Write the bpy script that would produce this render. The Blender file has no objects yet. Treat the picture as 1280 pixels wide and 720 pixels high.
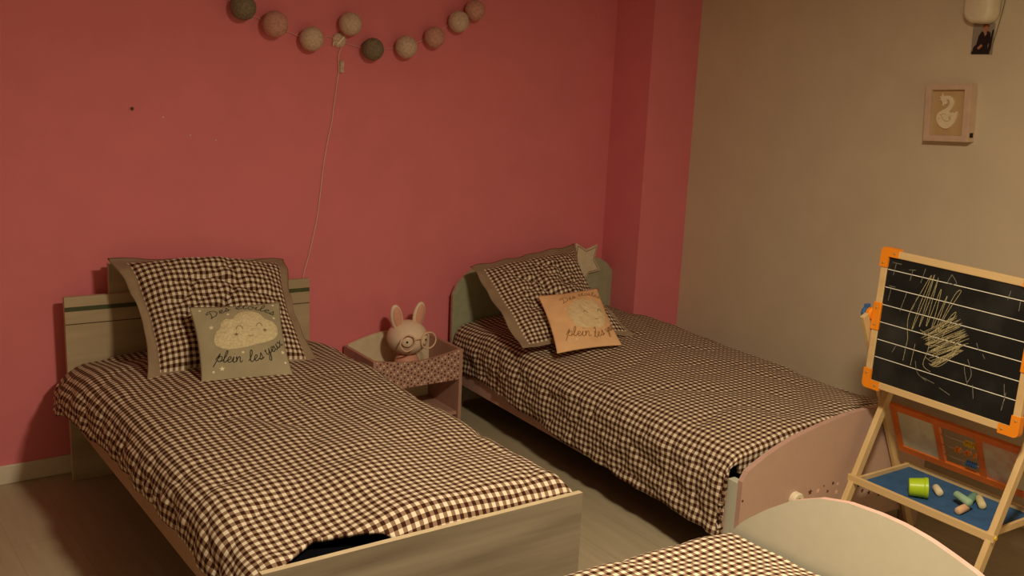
import bpy, bmesh, math, random
from mathutils import Vector, Matrix, noise
random.seed(7)
PI = math.pi
scene = bpy.context.scene
COL = scene.collection
V = Vector

# ------------------------------------------------------------------ materials
def new_mat(name, color, rough=0.6, spec=0.3):
    m = bpy.data.materials.new(name); m.use_nodes = True
    b = m.node_tree.nodes['Principled BSDF']
    b.inputs['Base Color'].default_value = (*color, 1)
    b.inputs['Roughness'].default_value = rough
    b.inputs['Specular IOR Level'].default_value = spec
    return m
def nodes(m): return m.node_tree.nodes, m.node_tree.links, m.node_tree.nodes['Principled BSDF']
def add_noise(m, c1, c2, scale=20, detail=4, stretch=(1, 1, 1), coord='Object', bump=0.0, bscale=None, lo=.35, hi=.65):
    n, l, b = nodes(m)
    tc = n.new('ShaderNodeTexCoord'); mp = n.new('ShaderNodeMapping'); mp.inputs['Scale'].default_value = stretch
    l.new(tc.outputs[coord], mp.inputs['Vector'])
    t = n.new('ShaderNodeTexNoise'); t.inputs['Scale'].default_value = scale; t.inputs['Detail'].default_value = detail
    l.new(mp.outputs[0], t.inputs['Vector'])
    r = n.new('ShaderNodeValToRGB'); r.color_ramp.elements[0].position = lo; r.color_ramp.elements[1].position = hi
    r.color_ramp.elements[0].color = (*c1, 1); r.color_ramp.elements[1].color = (*c2, 1)
    l.new(t.outputs['Fac'], r.inputs['Fac']); l.new(r.outputs[0], b.inputs['Base Color'])
    if bump:
        t2 = n.new('ShaderNodeTexNoise'); t2.inputs['Scale'].default_value = bscale or scale; t2.inputs['Detail'].default_value = 3
        l.new(tc.outputs[coord], t2.inputs['Vector'])
        bp = n.new('ShaderNodeBump'); bp.inputs['Strength'].default_value = bump; bp.inputs['Distance'].default_value = 0.004
        l.new(t2.outputs['Fac'], bp.inputs['Height']); l.new(bp.outputs[0], b.inputs['Normal'])
    return m
def plain(name, c, rough=.6, var=.06, scale=30, bump=0, bscale=None, spec=.3):
    m = new_mat(name, c, rough, spec)
    c1 = tuple(x*(1-var) for x in c); c2 = tuple(min(1, x*(1+var)) for x in c)
    return add_noise(m, c1, c2, scale, bump=bump, bscale=bscale)
def wood(name, c1, c2, axis=0, scale=9, rough=.55):
    st = [14, 14, 14]; st[axis] = 1.0
    m = new_mat(name, c1, rough, .3)
    return add_noise(m, c1, c2, scale/6, 6, tuple(st), lo=.3, hi=.7)
def math_node(n, l, op, a, b=None):
    x = n.new('ShaderNodeMath'); x.operation = op
    for i, q in enumerate((a, b)):
        if q is None: continue
        if isinstance(q, (int, float)): x.inputs[i].default_value = q
        else: l.new(q, x.inputs[i])
    return x.outputs[0]
def gingham(name, pitch):
    m = new_mat(name, (.6, .5, .4), .9, .1)
    n, l, b = nodes(m)
    tc = n.new('ShaderNodeTexCoord'); sp = n.new('ShaderNodeSeparateXYZ'); l.new(tc.outputs['UV'], sp.inputs[0])
    st = []
    for k in (0, 1):
        f = math_node(n, l, 'FRACT', math_node(n, l, 'MULTIPLY', sp.outputs[k], 1/pitch))
        st.append(math_node(n, l, 'GREATER_THAN', f, .5))
    s = math_node(n, l, 'MULTIPLY', math_node(n, l, 'ADD', st[0], st[1]), .5)
    r = n.new('ShaderNodeValToRGB'); r.color_ramp.interpolation = 'CONSTANT'
    e = r.color_ramp.elements
    e[0].position = 0; e[0].color = (.76, .67, .54, 1)
    e[1].position = .25; e[1].color = (.27, .175, .115, 1)
    k = e.new(.75); k.color = (.045, .016, .010, 1)
    l.new(s, r.inputs['Fac']); l.new(r.outputs[0], b.inputs['Base Color'])
    t2 = n.new('ShaderNodeTexNoise'); t2.inputs['Scale'].default_value = 60
    l.new(tc.outputs['Object'], t2.inputs['Vector'])
    bp = n.new('ShaderNodeBump'); bp.inputs['Strength'].default_value = .35; bp.inputs['Distance'].default_value = .004
    l.new(t2.outputs['Fac'], bp.inputs['Height']); l.new(bp.outputs[0], b.inputs['Normal'])
    return m

M = {}
M['gingham'] = gingham('brown_gingham_cotton', .0238)
M['gingham_pillow'] = gingham('brown_gingham_pillow_cotton', .0230)
M['taupe'] = plain('taupe_cotton', (.30, .215, .145), .9, .08, 12, .2, 40)
M['lining'] = plain('duvet_lining', (.30, .215, .145), .9)
M['pink_out'] = plain('pink_lacquered_board', (.50, .335, .27), .5, .02)
M['pink_edge'] = plain('pink_edge_band', (.52, .325, .28), .6)
M['cream_in'] = plain('cream_lacquered_board', (.565, .555, .465), .5, .02)
M['sage_in'] = plain('sage_cream_board', (.36, .37, .25), .5)
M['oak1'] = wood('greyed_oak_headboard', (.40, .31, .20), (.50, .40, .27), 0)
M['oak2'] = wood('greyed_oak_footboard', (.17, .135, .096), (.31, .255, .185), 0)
M['oak_rail'] = wood('oak_side_rail', (.42, .27, .17), (.5, .33, .21), 1)
M['oak_edge'] = plain('pale_oak_edge_band', (.60, .49, .33), .55)
M['green_inlay'] = plain('green_inlay', (.075, .085, .04), .5)
M['brown_inlay'] = plain('brown_inlay', (.09, .055, .03), .5)
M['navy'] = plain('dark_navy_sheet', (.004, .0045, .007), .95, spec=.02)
M['mattress_white'] = plain('mattress_ticking', (.4, .38, .33), .9)
M['bedside'] = plain('rosewood_pink_board', (.47, .27, .215), .5)
M['bedside_in'] = plain('cream_back_board', (.72, .62, .44), .5)
M['white_plastic'] = plain('ivory_plastic', (.78, .70, .54), .4, .03)
M['cloth_white'] = plain('cream_thread', (.68, .56, .44), .95, .18, 90, .6, 160)
M['ball_pale'] = plain('pale_cotton_thread', (.64, .47, .37), .95, .15, 120, .6, 200)
M['ball_pink'] = plain('pink_cotton_thread', (.60, .31, .26), .95, .15, 120, .6, 200)
M['ball_grey'] = plain('grey_cotton_thread', (.22, .18, .125), .95, .2, 120, .6, 200)
M['cord'] = plain('pale_cord', (.80, .56, .50), .6)
M['easel_wood'] = wood('pale_pine', (.58, .40, .19), (.70, .51, .27), 2)
M['easel_wood_y'] = wood('pale_pine_rail', (.58, .40, .19), (.70, .51, .27), 1)
M['orange'] = plain('orange_plastic', (.86, .27, .015), .35, .03)
M['orange_frame'] = plain('orange_painted_frame', (.74, .18, .025), .45)
M['blue'] = plain('blue_plastic', (.045, .13, .33), .4, .03)
M['blue_felt'] = plain('blue_tray_board', (.035, .105, .25), .8, .12, 25)
M['yellow'] = plain('yellow_plastic', (.72, .5, .03), .4)
M['lime'] = plain('lime_plastic', (.42, .62, .02), .35, .03)
M['black'] = plain('black_plastic', (.008, .008, .008), .5)
M['steel'] = new_mat('steel_rod', (.6, .55, .5), .3); M['steel'].node_tree.nodes['Principled BSDF'].inputs['Metallic'].default_value = .8
M['screw'] = new_mat('screw_metal', (.5, .3, .1), .4)
M['chalk_line'] = plain('white_chalk_print', (.85, .82, .74), .9)
M['chalk_scribble'] = plain('yellow_chalk_marks', (.42, .36, .20), .95, .4, 300)
M['chalk_faint'] = plain('faint_chalk_marks', (.2, .19, .15), .95, .4, 300)
M['ink'] = plain('black_print', (.018, .016, .014), .9)
M['ink_brown'] = plain('brown_print', (.24, .10, .03), .9)
M['print_white'] = plain('white_print', (.80, .72, .52), .9)
M['grey_cushion'] = plain('grey_green_cotton', (.37, .32, .215), .9, .06, 10, .15, 50)
M['peach_cushion'] = plain('peach_cotton', (.84, .52, .28), .9, .06, 10, .15, 50)
M['cloud_plush'] = plain('pale_plush', (.66, .57, .36), 1, .12, 120, .9, 140)
M['peach_cloud'] = plain('pale_peach_plush', (.80, .63, .38), 1, .1, 60, .4, 90)
M['print_brown'] = plain('brown_print_face', (.25, .18, .10), .9)
M['bunny'] = plain('cream_silicone', (.80, .64, .50), .45, .03)
M['bunny_pink'] = plain('pink_silicone', (.72, .36, .27), .45, .04)
M['glasses'] = plain('beige_glasses_rim', (.80, .54, .40), .35)
M['lens'] = plain('pale_eye_disc', (.78, .62, .48), .3, .02)
M['frame_wood'] = plain('pinkish_wood_frame', (.62, .45, .34), .6, .05)
M['back_wood'] = wood('warm_plywood', (.50, .34, .17), (.60, .42, .22), 2)
M['swan'] = plain('cream_wood_cutout', (.80, .68, .48), .6, .03)
M['baseboard'] = plain('painted_baseboard', (.68, .60, .50), .5, .03)
M['star_front'] = plain('pale_star_front', (.70, .62, .45), .6)
M['star_dark'] = plain('dark_brown_star_print', (.10, .04, .025), .6)
M['star_light'] = plain('light_pink_star_print', (.78, .52, .43), .6)
M['ph_bg'] = plain('photo_pale_background', (.30, .27, .23), .3)
M['ph_dark'] = plain('photo_dark_clothes', (.02, .017, .018), .3)
M['ph_skin'] = plain('photo_skin', (.42, .20, .13), .3)
M['ph_hair'] = plain('photo_reddish_hair', (.24, .07, .035), .3)
M['chalk_peach'] = plain('peach_chalk', (.72, .46, .28), .95)
M['chalk_green'] = plain('mint_chalk', (.33, .52, .36), .95)
M['chalk_teal'] = plain('teal_chalk', (.16, .31, .24), .95)
M['chalk_yellow'] = plain('pale_yellow_chalk', (.66, .58, .33), .95)
M['chalk_cream'] = plain('cream_chalk', (.76, .66, .45), .95)

# wall, with small paint chips as wear of fixed place
def wall_paint(name, c, rough=.7):
    return plain(name, c, rough, .025, 6, .10, 160)
M['pink_wall'] = wall_paint('pink_wall_paint', (.745, .208, .245))
M['grey_wall'] = wall_paint('taupe_wall_paint', (.64, .55, .415))
M['ceiling'] = wall_paint('ceiling_paint', (.62, .58, .52))

def floor_mat():
    m = new_mat('greyed_oak_laminate', (.4, .33, .24), .42, .4)
    n, l, b = nodes(m)
    tc = n.new('ShaderNodeTexCoord')
    mp = n.new('ShaderNodeMapping'); mp.inputs['Rotation'].default_value = (0, 0, PI/2)
    l.new(tc.outputs['Object'], mp.inputs['Vector'])
    br = n.new('ShaderNodeTexBrick'); br.inputs['Scale'].default_value = 1
    br.inputs['Brick Width'].default_value = 1.28; br.inputs['Row Height'].default_value = .19
    br.inputs['Mortar Size'].default_value = .0012
    br.inputs['Color1'].default_value = (.405, .35, .25, 1); br.inputs['Color2'].default_value = (.425, .37, .265, 1)
    br.inputs['Mortar'].default_value = (.33, .28, .19, 1)
    l.new(mp.outputs[0], br.inputs['Vector'])
    mp2 = n.new('ShaderNodeMapping'); mp2.inputs['Scale'].default_value = (16, 1.2, 1)
    l.new(tc.outputs['Object'], mp2.inputs['Vector'])
    t = n.new('ShaderNodeTexNoise'); t.inputs['Scale'].default_value = 2.5; t.inputs['Detail'].default_value = 6
    l.new(mp2.outputs[0], t.inputs['Vector'])
    r = n.new('ShaderNodeValToRGB'); r.color_ramp.elements[0].position = .3; r.color_ramp.elements[1].position = .7
    r.color_ramp.elements[0].color = (.90, .885, .86, 1); r.color_ramp.elements[1].color = (1.05, 1.04, 1.02, 1)
    l.new(t.outputs['Fac'], r.inputs[0])
    mx = n.new('ShaderNodeMixRGB'); mx.blend_type = 'MULTIPLY'; mx.inputs[0].default_value = 1
    l.new(br.outputs['Color'], mx.inputs[1]); l.new(r.outputs[0], mx.inputs[2])
    l.new(mx.outputs[0], b.inputs['Base Color'])
    return m
M['floor'] = floor_mat()

def slate_mat():
    m = new_mat('black_slate', (.012, .012, .012), .75, .2)
    add_noise(m, (.009, .009, .009), (.045, .044, .04), 5, 8, lo=.5, hi=.85)
    return m
M['slate'] = slate_mat()

def peg_mat():
    # front panel print: grid of small dots, dark and pale, on the pink board
    m = new_mat('dotted_pink_board', (.47, .27, .215), .5)
    n, l, b = nodes(m)
    tc = n.new('ShaderNodeTexCoord'); sp = n.new('ShaderNodeSeparateXYZ'); l.new(tc.outputs['UV'], sp.inputs[0])
    p = .0168
    u = math_node(n, l, 'MULTIPLY', sp.outputs[0], 1/p); v = math_node(n, l, 'MULTIPLY', sp.outputs[1], 1/p)
    col = math_node(n, l, 'FLOOR', u)
    par = math_node(n, l, 'MULTIPLY', math_node(n, l, 'FLOORED_MODULO', col, 2), .5)
    v2 = math_node(n, l, 'ADD', v, par)
    row = math_node(n, l, 'FLOOR', v2)
    fu = math_node(n, l, 'SUBTRACT', math_node(n, l, 'FRACT', u), .5)
    fv = math_node(n, l, 'SUBTRACT', math_node(n, l, 'FRACT', v2), .5)
    d2 = math_node(n, l, 'ADD', math_node(n, l, 'MULTIPLY', fu, fu), math_node(n, l, 'MULTIPLY', fv, fv))
    dot = math_node(n, l, 'LESS_THAN', d2, .062)
    q = math_node(n, l, 'FLOORED_MODULO', math_node(n, l, 'ADD', col, math_node(n, l, 'MULTIPLY', row, 2)), 3)
    white = math_node(n, l, 'GREATER_THAN', q, 1.5)
    m1 = n.new('ShaderNodeMixRGB'); l.new(white, m1.inputs[0]); m1.inputs[1].default_value = (.06, .02, .02, 1); m1.inputs[2].default_value = (.80, .62, .46, 1)
    m2 = n.new('ShaderNodeMixRGB'); l.new(dot, m2.inputs[0]); m2.inputs[1].default_value = (.47, .27, .215, 1); l.new(m1.outputs[0], m2.inputs[2])
    l.new(m2.outputs[0], b.inputs['Base Color'])
    return m
M['dotted'] = peg_mat()

# ------------------------------------------------------------------ helpers
WORLD = {}
def mat_of(o): return WORLD.get(o.name, Matrix.Identity(4))
def finish(name, me, mats, parent=None, smooth=False, origin=None, W=None, bevel=0):
    """link one mesh authored in world coordinates (or in frame W) as one object"""
    if W is not None: me.transform(W)
    if not isinstance(mats, (list, tuple)): mats = [mats]
    for m in mats: me.materials.append(M[m] if isinstance(m, str) else m)
    o = bpy.data.objects.new(name, me); COL.objects.link(o)
    if parent is not None:
        B = mat_of(parent); me.transform(B.inverted()); o.parent = parent; WORLD[o.name] = B.copy()
    else:
        if origin is None:
            xs = [v.co for v in me.vertices]
            lo = V(map(min, zip(*xs))); hi = V(map(max, zip(*xs)))
            origin = V(((lo.x+hi.x)/2, (lo.y+hi.y)/2, lo.z))
        origin = V(origin)
        me.transform(Matrix.Translation(-origin)); o.location = origin
        WORLD[o.name] = Matrix.Translation(origin)
    if smooth:
        for p in me.polygons: p.use_smooth = True
    if bevel:
        b = o.modifiers.new('bevel', 'BEVEL'); b.width = bevel; b.segments = 2; b.limit_method = 'ANGLE'; b.angle_limit = .7
    return o
def bm_mesh(bm, name='mesh'):
    bmesh.ops.recalc_face_normals(bm, faces=bm.faces[:])
    me = bpy.data.meshes.new(name); bm.to_mesh(me); bm.free(); return me
def thing(name, label, cat, loc=(0, 0, 0), rotz=0, group=None):
    o = bpy.data.objects.new(name, None); COL.objects.link(o)
    o.empty_display_size = .1
    o.location = loc; o.rotation_euler = (0, 0, rotz)
    WORLD[o.name] = Matrix.Translation(V(loc)) @ Matrix.Rotation(rotz, 4, 'Z')
    return tag(o, label, cat, group)
def tag(o, label, cat, group=None):
    o['label'] = label; o['category'] = cat
    if group: o['group'] = group
    return o
def struct(o): o['kind'] = 'structure'; return o
def box(bm, lo, hi, mi=0):
    x0, y0, z0 = lo; x1, y1, z1 = hi
    v = [bm.verts.new(p) for p in ((x0,y0,z0),(x1,y0,z0),(x1,y1,z0),(x0,y1,z0),(x0,y0,z1),(x1,y0,z1),(x1,y1,z1),(x0,y1,z1))]
    fs = []
    for q in ((0,3,2,1),(4,5,6,7),(0,1,5,4),(1,2,6,5),(2,3,7,6),(3,0,4,7)):
        f = bm.faces.new([v[i] for i in q]); f.material_index = mi; fs.append(f)
    return fs
def boxo(name, lo, hi, mats, parent=None, bevel=.002, W=None):
    bm = bmesh.new(); box(bm, lo, hi); return finish(name, bm_mesh(bm), mats, parent, bevel=bevel, W=W)
def beam(bm, a, b, w, d, side):
    """rectangular bar from a to b; w along side, d along the third axis"""
    a, b, side = V(a), V(b), V(side).normalized()
    t = (b-a).normalized(); n = t.cross(side).normalized(); s = n.cross(t).normalized()
    r = []
    for p in (a, b):
        r.append([bm.verts.new(p + s*w/2*i + n*d/2*j) for i, j in ((-1,-1),(1,-1),(1,1),(-1,1))])
    for k in range(4): bm.faces.new((r[0][k], r[0][(k+1) % 4], r[1][(k+1) % 4], r[1][k]))
    bm.faces.new(r[0][::-1]); bm.faces.new(r[1])
def tube(bm, pts, r, seg=8, cap=True, closed=False):
    pts = [V(p) for p in pts]; n = len(pts); rings = []
    prev = None
    for i, p in enumerate(pts):
        if closed: t = (pts[(i+1) % n]-pts[i-1]).normalized()
        else: t = (pts[min(i+1, n-1)]-pts[max(i-1, 0)]).normalized()
        if prev is None:
            prev = t.orthogonal().normalized()
        prev = (prev - t*prev.dot(t)).normalized()
        q = t.cross(prev); rr = r[i] if isinstance(r, (list, tuple)) else r
        rings.append([bm.verts.new(p + (prev*math.cos(2*PI*k/seg)+q*math.sin(2*PI*k/seg))*rr) for k in range(seg)])
    m = n if closed else n-1
    for i in range(m):
        A, B = rings[i], rings[(i+1) % n]
        for k in range(seg): bm.faces.new((A[k], A[(k+1) % seg], B[(k+1) % seg], B[k]))
    if cap and not closed:
        bm.faces.new(rings[0][::-1]); bm.faces.new(rings[-1])
def lathe(bm, prof, seg=24, W=Matrix.Identity(4)):
    """profile [(radius, height)] round local z"""
    rings = []
    for r, z in prof:
        if r < 1e-6: rings.append([bm.verts.new(W @ V((0, 0, z)))])
        else: rings.append([bm.verts.new(W @ V((r*math.cos(2*PI*k/seg), r*math.sin(2*PI*k/seg), z))) for k in range(seg)])
    for A, B in zip(rings, rings[1:]):
        for k in range(seg):
            k2 = (k+1) % seg
            if len(A) == 1 and len(B) == 1: continue
            if len(A) == 1: bm.faces.new((A[0], B[k2], B[k]))
            elif len(B) == 1: bm.faces.new((A[k], A[k2], B[0]))
            else: bm.faces.new((A[k], A[k2], B[k2], B[k]))
def ellipsoid(bm, c, rad, seg=28, rings=18, W=Matrix.Identity(4)):
    S = W @ Matrix.Translation(V(c)) @ Matrix.Diagonal((*rad, 1))
    bmesh.ops.create_uvsphere(bm, u_segments=seg, v_segments=rings, radius=1, matrix=S)
def prism(bm, poly, f0, f1, mats=(0, 0, 0)):
    """poly: list of 2D points; f0/f1 map (a,b)->3D for the two caps; mats = (cap0, cap1, sides)"""
    A = [bm.verts.new(f0(*p)) for p in poly]; B = [bm.verts.new(f1(*p)) for p in poly]
    n = len(poly)
    f = bm.faces.new(A); f.material_index = mats[0]
    f = bm.faces.new(B[::-1]); f.material_index = mats[1]
    for i in range(n):
        f = bm.faces.new((A[i], B[i], B[(i+1) % n], A[(i+1) % n])); f.material_index = mats[2]
def spline(pts, k=6, closed=False):
    P = [V(p) for p in pts]; n = len(P); out = []
    m = n if closed else n-1
    for i in range(m):
        if closed: a, b, c, d = P[i-1], P[i], P[(i+1) % n], P[(i+2) % n]
        else: a, b, c, d = P[max(i-1, 0)], P[i], P[i+1], P[min(i+2, n-1)]
        for j in range(k):
            t = j/k
            out.append(.5*((2*b)+(c-a)*t+(2*a-5*b+4*c-d)*t*t+(3*b-a-3*c+d)*t**3))
    if not closed: out.append(P[-1].copy())
    return out
def star_pts(c, r, rot=PI/2, inner=.45):
    return [(c[0]+math.cos(rot+k*PI/5)*(r if k % 2 == 0 else r*inner), c[1]+math.sin(rot+k*PI/5)*(r if k % 2 == 0 else r*inner)) for k in range(10)]
def clamp(x, a, b): return max(a, min(b, x))
def smooth(a, b, x):
    t = clamp((x-a)/(b-a), 0, 1); return t*t*(3-2*t)
def interp(x, tab):
    if x <= tab[0][0]: return tab[0][1]
    for (a, p), (b, q) in zip(tab, tab[1:]):
        if x <= b: return p+(q-p)*(x-a)/(b-a)
    return tab[-1][1]
def nz(x, y, z=0.0): return noise.noise(V((x, y, z)))

# ------------------------------------------------------------------ the room
RX, LX, FY, H = 2.922, -2.0, -4.95, 2.5
def slab(name, lo, hi, m):
    bm = bmesh.new(); box(bm, lo, hi); return struct(finish(name, bm_mesh(bm), m))
slab('floor', (LX-.1, FY-.1, -.1), (RX+.1, .1, 0), 'floor')
slab('ceiling', (LX-.1, FY-.1, H), (RX+.1, .1, H+.1), 'ceiling')
slab('wall_back', (LX-.1, 0, 0), (RX+.1, .1, H), 'pink_wall')
slab('wall_right', (RX, FY-.1, 0), (RX+.1, 0, H), 'grey_wall')
slab('wall_left', (LX-.1, FY-.1, 0), (LX, 0, H), 'grey_wall')
slab('wall_front', (LX, FY-.1, 0), (RX, FY, H), 'grey_wall')
slab('wall_corner_pillar', (2.622, -.270, 0), (RX, 0, H), 'pink_wall')
def baseboard(name, lo, hi):
    bm = bmesh.new(); box(bm, lo, hi); return struct(finish(name, bm_mesh(bm), 'baseboard', bevel=.004))
baseboard('baseboard_back', (LX, -.012, 0), (2.622, 0, .074))
baseboard('baseboard_right', (RX-.012, FY, 0), (RX, -.27, .074))
baseboard('baseboard_left', (LX, FY, 0), (LX+.012, -.012, .074))
baseboard('baseboard_front', (LX+.012, FY, 0), (RX-.012, FY+.012, .074))

# screw hole and paint chips in the pink wall
t = thing('screw_anchor', 'small dark empty screw hole with pale rim high on the pink wall', 'screw hole', (.297, -.001, 1.395))
WM = Matrix.Translation((.297, 0, 1.395)) @ Matrix.Rotation(PI/2, 4, 'X')
bm = bmesh.new(); lathe(bm, [(.0065, -.001), (.0105, -.001), (.0105, .0022), (.0075, .0022), (.0065, -.001)], 20, WM); finish('rim', bm_mesh(bm), 'pink_wall', t)
bm = bmesh.new(); lathe(bm, [(0, .0006), (.0064, .0006), (.0064, .0003), (0, .0003)], 16, WM); finish('hole', bm_mesh(bm), 'star_dark', t)
CH = [((.413, 1.363), .0030, 'nearest the screw hole'), ((.516, 1.293), .0026, 'in the middle of the three'), ((.617, 1.272), .0026, 'rightmost of the three')]
for (cx, cz), r, w in CH:
    bm = bmesh.new()
    lathe(bm, [(0, .0012), (r*.8, .001), (r, 0)], 7, Matrix.Translation((cx, 0, cz)) @ Matrix.Rotation(PI/2, 4, 'X'))
    tag(finish('paint_chip', bm_mesh(bm), 'print_white'), 'tiny white paint chip on the pink wall, '+w, 'paint chip', 'paint chips on the pink wall')

# ------------------------------------------------------------------ cloth: duvets
def duvet(name, label, group, W, xl, xr, rl, rr, hl, hr, y0, y1, rf, tend, ztop, bulge=None, seed=0, amp=1.0, NS=150, NT=190):
    """a quilted sheet draped over a mattress; cloth coordinates (s across, t along), metres"""
    tf = (y0-y1)-rf
    def f(d, r): return r*(1-math.cos(d/r)) if d < PI*r/2 else r+(d-PI*r/2)
    def g(d, r): return r*math.sin(d/r) if d < PI*r/2 else r
    verts, uvs, faces = [], [], []
    for j in range(NT+1):
        for i in range(NS+1):
            a, b = i/NS, j/NT
            tl = b*(tf+.1)
            s = xl-(PI*rl/2+hl(tl)) + a*((xr+PI*rr/2+hr(tl))-(xl-PI*rl/2-hl(tl)))
            t = b*tend(s)
            dl, dr, dt = max(0, xl-s), max(0, s-xr), max(0, t-tf)
            zt = ztop(clamp(s, xl, xr), min(t, tf))
            x = clamp(s, xl, xr)-g(dl, rl)+g(dr, rr)
            y = y0-min(t, tf)-g(dt, rf)
            sd = max(smooth(0, PI*rl/2, dl), smooth(0, PI*rr/2, dr))
            drop = f(dl, rl)+f(dr, rr)+f(dt, rf)*(1-.85*sd)
            z = zt-drop
            # wrinkles, along the local normal
            q = V((s*3.2, t*2.6, seed)); q2 = V((s*9, t*7, seed+3))
            w = .010*noise.noise(q)+.0045*noise.noise(q2)
            w += -.006*max(0, .25-abs(noise.noise(V((s*4+t*2.2, t*3.4-s*1.5, seed+7)))))*4
            side = max(smooth(0, PI*rl/2, dl), smooth(0, PI*rr/2, dr))
            w += side*(.007*noise.noise(V((s*16, t*20, seed+11)))+.008*noise.noise(V((s*14+t*9, t*13-s*9, seed+5)))-.007*max(0, .2-abs(noise.noise(V((s*9+t*6, t*7-s*7, seed+9)))))*5)
            w *= amp
            al = clamp(dl/rl, 0, PI/2); ar = clamp(dr/rr, 0, PI/2); af = clamp(dt/rf, 0, PI/2)
            n = V((-math.sin(al)+math.sin(ar), -math.sin(af)*.4, math.cos(max(al, ar))*math.cos(af)))
            p = V((x, y, z))
            if bulge: p += bulge(s, t, dl, dr, dt)
            p += n*w
            verts.append(p); uvs.append((s+.3, t))
    for j in range(NT):
        for i in range(NS):
            k = j*(NS+1)+i; faces.append((k, k+NS+1, k+NS+2, k+1))
    me = bpy.data.meshes.new(name); me.from_pydata(verts, [], faces)
    uv = me.uv_layers.new(name='UVMap')
    for lp in me.loops: uv.data[lp.index].uv = uvs[lp.vertex_index]
    if me.polygons[len(me.polygons)//2].normal.z < 0: me.flip_normals()
    o = finish(name, me, ['gingham', 'lining'], W=W, smooth=True)
    so = o.modifiers.new('thickness', 'SOLIDIFY'); so.thickness = .012; so.offset = -1
    tag(o, label, 'duvet', group)
    return o

# ------------------------------------------------------------------ bed 1 (oak)
b1 = thing('bed', 'grey oak single bed with green striped headboard on the left', 'bed', (.485, -1.03, 0))
HBL, HBR = .719, .702
def hz(x): return HBL+(HBR-HBL)*x/.97
bm = bmesh.new()
prism(bm, [(0, 0), (.97, 0), (.97, HBR), (0, HBL)], lambda x, z: V((x, -.10, z)), lambda x, z: V((x, -.078, z)))
hb = finish('headboard', bm_mesh(bm), 'oak1', b1, bevel=.0015)
for dz0, dz1, m, lb in ((.037, .054, 'green_inlay', 'wide dark green stripe'), (.101, .1045, 'brown_inlay', 'thin dark brown stripe')):
    bm = bmesh.new()
    prism(bm, [(.0005, hz(0)-dz1), (.9695, hz(.97)-dz1), (.9695, hz(.97)-dz0), (.0005, hz(0)-dz0)], lambda x, z: V((x, -.1006, z)), lambda x, z: V((x, -.0995, z)))
    s = finish('stripe', bm_mesh(bm), m, hb); s['label'] = lb
bm = bmesh.new()
prism(bm, [(.168, .45), (.80, .45), (.80, .795), (.168, .828)], lambda x, z: V((x, -.077, z)), lambda x, z: V((x, -.055, z)))
finish('back_panel', bm_mesh(bm), 'oak1', b1, bevel=.0015)
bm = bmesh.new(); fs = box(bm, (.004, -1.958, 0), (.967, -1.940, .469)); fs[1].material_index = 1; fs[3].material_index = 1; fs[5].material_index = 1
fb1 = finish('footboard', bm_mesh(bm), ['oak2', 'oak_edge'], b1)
boxo('side_rail', (.020, -1.94, .219), (.040, -.10, .40), 'oak_rail', b1)
boxo('side_rail', (.930, -1.94, .219), (.950, -.10, .40), 'oak_rail', b1)
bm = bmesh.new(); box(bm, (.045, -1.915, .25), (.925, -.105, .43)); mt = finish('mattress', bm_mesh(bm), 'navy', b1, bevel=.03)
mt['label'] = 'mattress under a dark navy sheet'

def tend1(s):
    full = 1.81-.07+.135
    if s > .42: return full
    return interp(s, [(-.2, 1.81), (.02, 1.81), (.08, 1.79), (.185, 1.728), (.27, 1.762), (.35, 1.800), (.42, full)])
def ztop1(s, t):
    z = .488+.022*math.sin(PI*clamp((s+.05)/1.05, 0, 1))
    z -= .035*smooth(.30, .0, t)
    z -= .046*smooth(1.40, 1.74, t)*smooth(.55, .15, s)
    return z
def bulge1(s, t, dl, dr, dt):
    a = smooth(.0, .25, dl)
    return V((-.045*a*smooth(.7, .2, t)*(1-.5*smooth(.12, 0, t)), 0, .012*a*smooth(.3, 0, t)))
duvet('duvet', 'brown and cream gingham duvet spread over the oak bed', 'gingham duvets', None,
      .085, .885, .112, .075, lambda t: .026+.012*nz(t*5, 1.3)-.02*smooth(1.2, 1.7, t)+.03*smooth(.35, .0, t), lambda t: .08, -.112, -1.932, .07, tend1, ztop1, bulge1, 1)

# ------------------------------------------------------------------ arched beds
def arch_board(bm, outline, y0, y1, mats=(0, 1, 2)):
    prism(bm, outline, lambda x, z: V((x, y0, z)), lambda x, z: V((x, y1, z)), mats)
def round_poly(bottom, tab, w):
    xs = [i*w/48 for i in range(49)]
    return bottom + [(x, interp(x, tab)) for x in xs[::-1]]
def arched_bed(name, label, loc, rotz, L, w, hb_poly, fb_poly, hb_in, group=None):
    b = thing(name, label, 'bed', loc, rotz, group); W = mat_of(b)
    bm = bmesh.new(); arch_board(bm, hb_poly, 0, .016, (0, 1, 2))
    finish('headboard', bm_mesh(bm), [hb_in, 'pink_out', 'pink_edge'], b, W=W)
    bm = bmesh.new(); arch_board(bm, fb_poly, -L+.02, -L, (0, 1, 2))
    fb = finish('footboard', bm_mesh(bm), ['cream_in', 'pink_out', 'pink_edge'], b, W=W)
    for x in (.0, w-.02):
        boxo('side_rail', (x, -L+.066, .145), (x+.02, -.0, .30), 'pink_edge', b, W=W)
    for x in (.0005, w-.0305):
        o = boxo('post', (x, -L+.02, 0), (x+.03, -L+.066, .345), 'cream_in', b, W=W); o['label'] = 'cream corner post inside the footboard'
    bm = bmesh.new(); box(bm, (.055, -L+.0205, .20), (w-.055, -.01, .375))
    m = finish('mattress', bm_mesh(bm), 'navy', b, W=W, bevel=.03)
    return b, fb

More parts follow.
